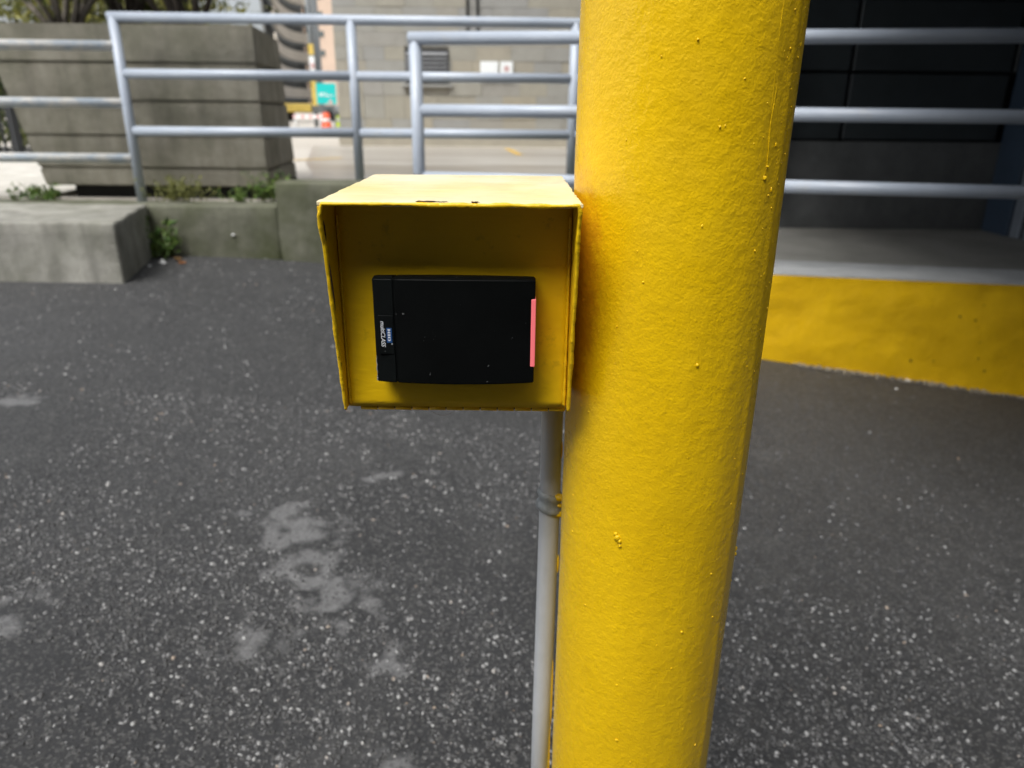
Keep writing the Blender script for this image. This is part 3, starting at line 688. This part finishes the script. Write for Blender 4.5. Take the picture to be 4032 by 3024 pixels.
# ------------------------------------------------------------------ planter
def planter():
    e = tag(empty('concrete_planter', (-2.4, 5.5, 0.6)), 'large tapered concrete planter with horizontal grooves behind the railing', 'planter')
    # corners at the bottom and at the top: front-left, front-right, back-right, back-left
    B = [Vector((-3.17, 5.12, 0.682)), Vector((-1.655, 5.12, 0.682)), Vector((-1.72, 6.02, 0.682)), Vector((-3.25, 6.05, 0.682))]
    Tp = [Vector((-3.365, 5.06, 1.668)), Vector((-1.638, 5.06, 1.668)), Vector((-1.795, 6.08, 1.668)), Vector((-3.45, 6.10, 1.668))]
    def ring(z, inset=0.0):
        u = (z - 0.682) / (1.668 - 0.682); c = [b.lerp(t_, u) for b, t_ in zip(B, Tp)]; m = sum(c, Vector()) / 4
        return [Vector((p.x + math.copysign(inset, m.x - p.x), p.y + math.copysign(inset, m.y - p.y), z)) for p in c]
    cuts = [0.682, 0.795, 1.000, 1.215, 1.442, 1.668]; g = 0.007
    for k, (a, b) in enumerate(zip(cuts, cuts[1:])):
        lo = a + (g if k else 0); hi = b - (g if k < 4 else 0)
        bm = bmesh.new()
        hexa(bm, ring(lo) + ring(hi), 0.008)
        o = from_bm('planter_course', bm, M['planter'], e)
        if k == 4:      # soil lies inside the top course
            bm = bmesh.new(); hexa(bm, [p for p in ring(1.60, 0.10)] + [p for p in ring(1.682, 0.13)], 0.01); so = from_bm('soil', bm, M['soil'], o)
    bm = bmesh.new(); hexa(bm, ring(0.69, 0.012) + ring(1.66, 0.012)); from_bm('groove_core', bm, M['planter'], e)
    box('foot', (-3.02, 5.20, 0.592), (-1.70, 5.95, 0.684), M['tar'], e)
planter()

# ------------------------------------------------------------------ plants
def leaf_mesh(pts, size, mat, name, parent, spread=0.5, aspect=0.45, up=0.3):
    n = len(pts); V = np.zeros((n, 4, 3)); d = RNG.normal(size=(n, 3)); d[:, 2] += up; d /= np.linalg.norm(d, axis=1)[:, None]
    s = np.cross(d, RNG.normal(size=(n, 3))); s /= np.linalg.norm(s, axis=1)[:, None]; nn = np.cross(d, s)
    L_ = size * RNG.uniform(0.6, 1.3, n)[:, None]; P = np.asarray(pts)
    V[:, 0] = P; V[:, 1] = P + d * L_ * 0.5 + s * L_ * aspect * 0.5 + nn * L_ * 0.08; V[:, 2] = P + d * L_ - nn * L_ * 0.1; V[:, 3] = P + d * L_ * 0.5 - s * L_ * aspect * 0.5 + nn * L_ * 0.08
    me = bpy.data.meshes.new(name); me.from_pydata(V.reshape(-1, 3).tolist(), [], [(4 * i, 4 * i + 1, 4 * i + 2, 4 * i + 3) for i in range(n)]); me.update()
    at = me.attributes.new('tint', 'FLOAT', 'POINT'); at.data.foreach_set('value', np.repeat(RNG.random(n), 4).astype(np.float32))
    return link(name, me, mat, parent)
def limb(bm, p, d, length, rad, depth, tips):
    pts = [Vector(p)]; rs = [rad]; d = Vector(d).normalized(); n = 6
    for k in range(n):
        d = (d + Vector((random.gauss(0, .12), random.gauss(0, .12), random.gauss(0.03, .08)))).normalized()
        pts.append(pts[-1] + d * length / n); rs.append(rad * (1 - 0.6 * (k + 1) / n))
    bm_tube(bm, pts, rs, 7)
    tips.extend(pts[2:])
    if depth:
        for k in range(random.choice((2, 3))):
            q = random.choice(pts[2:]); dd = (d + Vector((random.gauss(0, .7), random.gauss(0, .7), random.gauss(0.2, .4)))).normalized()
            limb(bm, q, dd, length * random.uniform(.5, .75), rad * 0.5, depth - 1, tips)
def plant(name, loc, label, cat, stems, h, rad, nleaf, size, lm, bark, scatter, group=None, lean=0.5, depth=2):
    e = tag(empty(name, loc), label, cat, group); tips = []; bm = bmesh.new()
    for k in range(stems):
        a = random.uniform(0, 6.28); off = Vector((math.cos(a), math.sin(a), 0)) * (0.0 if stems == 1 else rad * random.uniform(1, 3))
        limb(bm, Vector(loc) + off - Vector((0, 0, 0.03)), (math.cos(a) * lean * random.random(), math.sin(a) * lean * random.random(), 1), h * random.uniform(.6, .9), rad * random.uniform(.6, 1), depth, tips)
    from_bm('trunk', bm, M[bark], e, True)
    pts = [tips[random.randrange(len(tips))] + Vector((random.gauss(0, scatter), random.gauss(0, scatter), random.gauss(0, scatter))) for k in range(nleaf)]
    leaf_mesh([p for p in pts], size, M[lm], 'crown', e)
    return e
for k, (x, y, st_, lb_, bk) in enumerate(((-3.05, 5.5, 5, 'bushy shrub with yellow-green leaves at the planter end by the black fence', 'barkpale'), (-2.72, 5.65, 6, 'bushy dark-leaved shrub in the planter between the other two', 'bark'), (-2.25, 5.55, 7, 'multi-stemmed shrub with thick dark stems near the planter corner', 'bark'))):
    plant('planter_shrub', (x, y, 1.67), lb_, 'shrub', st_ + 3, 1.5, 0.030, 3200, 0.07, 'leafyellow' if k == 0 else 'leaf', bk, 0.16, 'shrubs in the concrete planter', 0.9)
plant('street_tree', (-10.6, 24, 0.6), 'slender street tree beyond the planter, seen above its corner', 'tree', 1, 5.2, 0.10, 5200, 0.26, 'leafyellow', 'bark', 0.75, 'trees along the far street', 0.2, 3)
plant('street_tree', (-17.0, 27, 0.6), 'broad street tree beyond the planter, behind its shrubs', 'tree', 1, 6.0, 0.16, 6500, 0.30, 'leaf', 'bark', 0.95, 'trees along the far street', 0.2, 3)
plant('street_tree', (-13.6, 31, 0.6), 'yellowing street tree between the two other far trees', 'tree', 1, 6.0, 0.14, 5200, 0.30, 'leafyellow', 'barkpale', 0.9, 'trees along the far street', 0.2, 3)

def weed(loc, label, n, spread, h, size, lm, blades):
    e = tag(empty('weed_clump', loc), label, 'weed', 'weeds along the walls'); pts = []; bm = bmesh.new()
    for k in range(n):
        b = Vector(loc) + Vector((random.gauss(0, spread), random.gauss(0, spread * 0.35), -0.004)); hh = h * random.uniform(.4, 1.1)
        tip = b + Vector((random.gauss(0, h * .35), random.gauss(0, h * .25), hh)); mid = b.lerp(tip, .5) + Vector((0, 0, hh * 0.12))
        bm_tube(bm, [b, mid, tip], [0.0018, 0.0014, 0.0005], 5)
        pts += [b.lerp(tip, random.uniform(.15, 1)) + Vector((random.gauss(0, .008), random.gauss(0, .008), random.gauss(0, .008))) for _ in range(blades)]
    me_ = tag(from_bm('stem', bm, M['weedolive'], e, True), kind='stuff')
    at = me_.data.attributes.new('tint', 'FLOAT', 'POINT'); at.data.foreach_set('value', np.full(len(me_.data.vertices), 0.4, np.float32))
    leaf_mesh(pts, size, M[lm], 'leaves', e, up=0.8)
weed((-2.17, 4.90, 0.602), 'olive weed tuft on the wall top beside the railing post', 40, 0.065, 0.17, 0.028, 'weedolive', 9)
weed((-1.80, 4.93, 0.602), 'small green weed tuft in the dark gap under the planter', 17, 0.04, 0.09, 0.03, 'weed', 8)
weed((-1.62, 4.94, 0.602), 'tall green weed against the raised wall end', 26, 0.04, 0.20, 0.035, 'weed', 9)
weed((-3.10, 4.93, 0.602), 'grassy weed tuft at the edge of the pale paving slabs', 40, 0.09, 0.10, 0.04, 'weed', 6)
weed((-2.19, 4.625, 0.30), 'bright green leafy weed in the corner between block and mossy wall', 16, 0.03, 0.20, 0.055, 'weed', 9)

# litter by the wall foot
def litter(name, loc, s, mat, label):
    bm = bmesh.new(); bmesh.ops.create_icosphere(bm, subdivisions=2, radius=1, matrix=Matrix.Translation(loc) @ Matrix.Rotation(random.random() * 3, 4, 'Z') @ Matrix.Diagonal((s, s * .7, s * .35, 1)))
    o = from_bm(name, bm, mat, None); dents(o, s * 0.5, 40, s * 99); return tag(o, label, 'litter', 'litter by the wall')
gz_ = lambda x: float(ground_z(x))
litter('paper_scrap', (-2.14, 4.45, gz_(-2) + .012), 0.028, M['paper'], 'crumpled white paper scrap below the bright green corner weed')
litter('paper_scrap', (-2.18, 4.36, gz_(-2) + .007), 0.016, M['paper'], 'tiny white paper scrap in front of the larger crumpled one')
litter('dry_leaf', (-2.02, 4.46, gz_(-2) + .007), 0.022, M['leafdry'], 'curled orange-brown leaf on the asphalt beside the paper scrap')
litter('dry_leaf', (-2.09, 4.55, gz_(-2) + .010), 0.03, plain('brown_leaf', (0.16, 0.09, 0.03), 0.9), 'dull brown leaf at the foot of the corner weed')
litter('paper_scrap', (-1.78, 4.69, 0.43), 0.013, M['paper'], 'white scrap stuck to the face of the mossy wall')
litter('pebble', (1.93, FY(1.93) - 0.03, gz_(1.93) + .006), 0.014, M['paper'], 'white pebble lying at the foot of the yellow kerb')
litter('yellow_pebble', (-0.045, 0.86, gz_(0) + .005), 0.006, plain('yellow_chip', (0.75, 0.55, 0.10), 0.7), 'small yellow paint chip on the asphalt by the conduit')
litter('pebble', (1.80, FY(1.80) - 0.20, gz_(1.80) + .005), 0.008, M['paper'], 'round white pebble out on the asphalt before the yellow kerb')

# ------------------------------------------------------------------ stone building
sb = tag(empty('stone_building', (-0.8, 13.0, 0.6)), 'stone block building with a louvred vent across the street', 'building')
SX0, SY = -2.925, 13.0
box('wall', (SX0 + 0.02, SY + 0.03, 0.4), (7, 22, 9), M['mortar'], sb)
box('plinth_course', (SX0 - 0.02, SY - 0.035, 0.55), (7, SY + 0.05, 0.83), M['stone'], sb, 0.01)
z = 0.84; row = 0; LVX0, LVX1, LVZ0, LVZ1 = -1.79, -1.08, 1.585, 2.085
while z < 3.3:
    h = random.choice((0.17, 0.19, 0.21, 0.36)); x = SX0 - random.uniform(0, 0.3)
    while x < 2.2:
        wd = random.choice((0.34, 0.45, 0.55, 0.62, 0.95)); a, b = max(x, SX0), x + wd - 0.003
        x += wd
        if b - a < 0.05: continue
        if a < LVX1 and b > LVX0 and z < LVZ1 and z + h > LVZ0:
            if a < LVX0 - 0.03: b = LVX0 - 0.002
            elif b > LVX1 + 0.03: a = LVX1 + 0.002
            else: continue
        bm = bmesh.new(); dy = random.uniform(0, 0.012); bm_box(bm, (a, SY - dy, z), (b, SY + 0.05, z + h - 0.003), 0.003)
        from_bm('stone_block', bm, M['stone'], sb)
    z += h; row += 1
lv = empty('louvred_vent', (0, 0, 0)); bpy.data.objects.remove(lv)
lf_ = box('louvre_frame', (LVX0, SY - 0.02, LVZ0), (LVX1, SY + 0.06, LVZ1), M['louver'], sb)
for k in range(7):
    zz = LVZ0 + 0.03 + k * 0.066
    bm = bmesh.new(); hexa(bm, [(LVX0 + 0.02, SY - 0.075, zz - 0.012), (LVX1 - 0.02, SY - 0.075, zz - 0.012), (LVX1 - 0.02, SY - 0.021, zz + 0.022), (LVX0 + 0.02, SY - 0.021, zz + 0.022), (LVX0 + 0.02, SY - 0.075, zz - 0.004), (LVX1 - 0.02, SY - 0.075, zz - 0.004), (LVX1 - 0.02, SY - 0.021, zz + 0.030), (LVX0 + 0.02, SY - 0.021, zz + 0.030)])
    from_bm('louvre_slat', bm, plain('louvre_slat_metal', (0.24, 0.245, 0.25), 0.5) if k == 0 else bpy.data.materials['louvre_slat_metal'], lf_)
box('sill', (LVX0 - 0.06, SY - 0.07, LVZ0 - 0.065), (LVX1 + 0.06, SY + 0.02, LVZ0 - 0.02), M['stone'], sb, 0.006)
for x in (-0.77, -0.61): tube('wall_pipe', [(x, SY - 0.03, 2.32), (x, SY - 0.03, 5)], 0.022, M['louver'], sb, 10)
s1 = tag(box('wall_sign', (-0.567, SY - 0.045, 1.634), (-0.276, SY - 0.0125, 1.916), M['white'], None, 0.004), 'blank white board on the stone wall', 'sign')
e = tag(empty('wall_sign', (-0.13, SY - 0.02, 1.73)), 'small white wall notice with a faded red mark', 'sign')
bd_ = box('board', (-0.244, SY - 0.045, 1.634), (-0.038, SY - 0.0125, 1.916), M['white'], e, 0.004)
bm = bmesh.new(); bmesh.ops.create_circle(bm, cap_ends=True, segments=20, radius=0.045, matrix=Matrix.Translation((-0.14, SY - 0.048, 1.81)) @ Matrix.Rotation(R(90), 4, 'X')); from_bm('red_mark', bm, M['redmark'], bd_)

# ------------------------------------------------------------------ far street
pk = tag(empty('pink_building', (-34, 140, 0.6)), 'tall pink-beige apartment block far down the street', 'building')
S_ = 140 / 50.0
fp = lambda x, z: (x * S_, 1.19 + (z - 1.19) * S_)
box('wall', (-15.0 * S_, 140, 0.5), (-9.0 * S_, 165, 60), M['pink'], pk)
for zz in (4.2, 5.28, 6.36, 7.4, 8.5):
    for xx in (-14.5, -12.45, -10.4):
        a = fp(xx, zz); wn_ = box('window', (a[0], 139.9, a[1]), (a[0] + 1.7, 140.2, a[1] + 0.95), M['glass'], pk)
a = fp(-13.35, 1.3); box('pilaster', (a[0] - 0.9, 139.5, 0.5), (a[0] + 0.6, 140.1, 60), plain('tan_pilaster', (0.50, 0.36, 0.24), 0.8), pk)
gr = tag(empty('parking_garage', (-32, 110, 0.6)), 'multi-storey parking garage with curved concrete ramps far down the street', 'garage')
def garage():
    # parapets run away along the street, then turn to face it
    path = []
    for k in range(25):
        a = math.pi / 2 * k / 24; y = 82 + 28 * math.sin(a); az = -0.296 + 0.040 * (1 - math.cos(a)); path.append((az * y, y))
    path.append((-27.7, 110.4))
    def ribbon(name, z0, z1, off, mat, parent):
        vs = []; fs = []
        for (x, y) in path: vs += [(x - off, y + off, z0), (x - off, y + off, z1), (x - off - 0.3, y + off + 0.2, z1), (x - off - 0.3, y + off + 0.2, z0)]
        for k in range(len(path) - 1):
            for q in range(4): fs.append((k * 4 + q, k * 4 + (q + 1) % 4, k * 4 + 4 + (q + 1) % 4, k * 4 + 4 + q))
        fs += [(3, 2, 1, 0), tuple(len(vs) - 4 + q for q in range(4))]
        return from_data(name, vs, fs, mat, parent)
    for lv_ in range(6):
        z0 = 2.40 + lv_ * 2.33
        pp = ribbon('ramp_parapet', z0, z0 + 1.22, 0.0, M['parapet'], gr)
        box('dark_opening', (-28.75, 110.55, z0 - 1.05), (-27.75, 110.9, z0 - 0.02), M['garagedark'], gr)
        ribbon('ramp_slab', z0 - 0.28, z0 - 0.02, 0.35, M['greypost'], gr)
    ribbon('inner_wall', 0.5, 18, 1.6, plain('garage_inner_grey', (0.16, 0.165, 0.16), 0.9), gr)
    box('corner_column', (-27.66, 110.0, 0.5), (-26.9, 111.0, 18), M['greypost'], gr)
garage()

# street furniture at about 25 m
ts = tag(empty('teal_sign', (-5.98, 25, 0.6)), 'teal street sign with small white lettering on two posts', 'sign')
fc = box('sign_face', (-6.29, 24.97, 1.30), (-5.67, 25.0, 1.91), M['teal'], ts, 0.004)
for x in (-6.2, -5.76): tube('sign_post', [(x, 25.03, 0.595), (x, 25.03, 1.9)], 0.025, M['greypost'], ts, 10)
bm = bmesh.new()
for x, z, l in ((-6.2, 1.585, 0.16), (-6.02, 1.59, 0.05), (-6.2, 1.535, 0.10), (-6.05, 1.53, 0.20), (-5.83, 1.535, 0.07)): bm_box(bm, (x, 24.962, z), (x + l, 24.969, z + 0.034))
from_bm('sign_lettering', bm, M['white'], fc)
box('sign_patch', (-5.92, 24.962, 1.32), (-5.80, 24.969, 1.42), M['redmark'], fc)
bp = tag(empty('banner_pole', (-6.44, 25.3, 0.6)), 'grey street pole with narrow yellow and white banners beside the teal sign', 'pole')
tube('shaft', [(-6.44, 25.3, 0.595), (-6.44, 25.3, 6.5)], 0.07, M['greypost'], bp, 12)
for z0_, z1_, m_ in ((2.75, 3.05, 'busyellow'), (2.1, 2.7, 'white'), (2.35, 2.5, 'redmark'), (1.25, 2.05, 'busyellow')):
    box('banner', (-6.49 if m_ != 'redmark' else -6.45, 25.19 if m_ != 'redmark' else 25.17, z0_), (-6.33, 25.22 if m_ != 'redmark' else 25.188, z1_), M[m_], bp)
bc = tag(empty('road_barricade', (-6.6, 25, 0.6)), 'red and white striped road barricade across the far street', 'barricade')
for k in range(8): box('board_stripe', (-7.1 + k * 0.125, 24.98, 0.86), (-7.1 + (k + 1) * 0.125 - 0.001, 25.01, 0.97), M['white'] if k % 2 else plain('barricade_pink%d' % k, (0.72, 0.42, 0.40), 0.5), bc)
for x in (-7.02, -6.2):
    tube('barricade_leg', [(x, 24.8, 0.597), (x, 25.02, 1.0)], 0.018, M['white'], bc, 8); tube('barricade_leg', [(x, 25.25, 0.597), (x, 25.03, 1.0)], 0.018, M['white'], bc, 8)
def barrel(x, y, m, label, h=0.52):
    e = tag(empty('traffic_barrel', (x, y, 0.6)), label, 'barrel', 'traffic barrels')
    tube('drum', [(x, y, 0.602), (x, y, 0.63), (x, y, 0.64), (x, y, 0.6 + h), (x, y, 0.6 + h + 0.03)], [0.17, 0.17, 0.14, 0.11, 0.06], M[m], e, 16)
    tube('reflective_band', [(x, y, 0.78), (x, y, 0.86)], [0.137, 0.131], M['white'], e, 16)
barrel(-5.97, 24.7, 'orange', 'orange traffic barrel at the end of the far barricade', 0.42); barrel(-5.70, 25.4, 'lime', 'lime yellow traffic barrel next to the orange one', 0.34)
tk = tag(empty('yellow_truck', (-9.6, 36, 0.6)), 'yellow truck parked behind the road barricade', 'truck')
box('cargo_body', (-12.6, 35.4, 0.98), (-9.2, 37.2, 1.35), M['busyellow'], tk, 0.03)
cb = box('cab', (-9.18, 35.45, 0.95), (-7.9, 37.15, 1.30), M['greypost'], tk, 0.08, 2)
box('side_window', (-8.9, 35.435, 1.12), (-8.2, 35.46, 1.27), M['glass'], cb)
for x in (-12.0, -10.7, -8.4):
    for y in (35.36, 37.0): tube('wheel', [(x, y, 0.85), (x, y + 0.26, 0.85)], 0.25, M['tyre'], tk, 20)
# picket fence behind the planter's far end
fe = tag(empty('picket_fence', (-6.2, 9.2, 0.6)), 'black iron picket fence beyond the pale paving', 'fence')
for k in range(26): x = -8.2 + k * 0.1; box('picket', (x, 9.19, 0.63), (x + 0.022, 9.212, 1.20), M['iron'], fe)
for z in (0.68, 1.12): box('fence_rail', (-8.25, 9.213, z), (-5.65, 9.24, z + 0.03), M['iron'], fe)
for x in (-8.3, -5.98): box('fence_post', (x, 9.17, 0.595), (x + 0.07, 9.25, 1.28), M['iron'], fe)
hd = tag(empty('clipped_hedge', (-7.5, 10.2, 0.6)), 'dark green hedge behind the black picket fence', 'hedge')
bm = bmesh.new()
for k in range(12):
    bm = bmesh.new(); bm_tube(bm, [(-8.3 + k * 0.21, 10.2, 0.59), (-8.3 + k * 0.21 + random.gauss(0, .05), 10.2, 1.7)], [0.02, 0.008], 6); from_bm('stem', bm, M['bark'], hd)
leaf_mesh(np.c_[RNG.uniform(-8.6, -6.05, 9000), RNG.uniform(9.9, 10.5, 9000), RNG.uniform(0.7, 1.95, 9000)], 0.09, M['leaf'], 'foliage', hd)
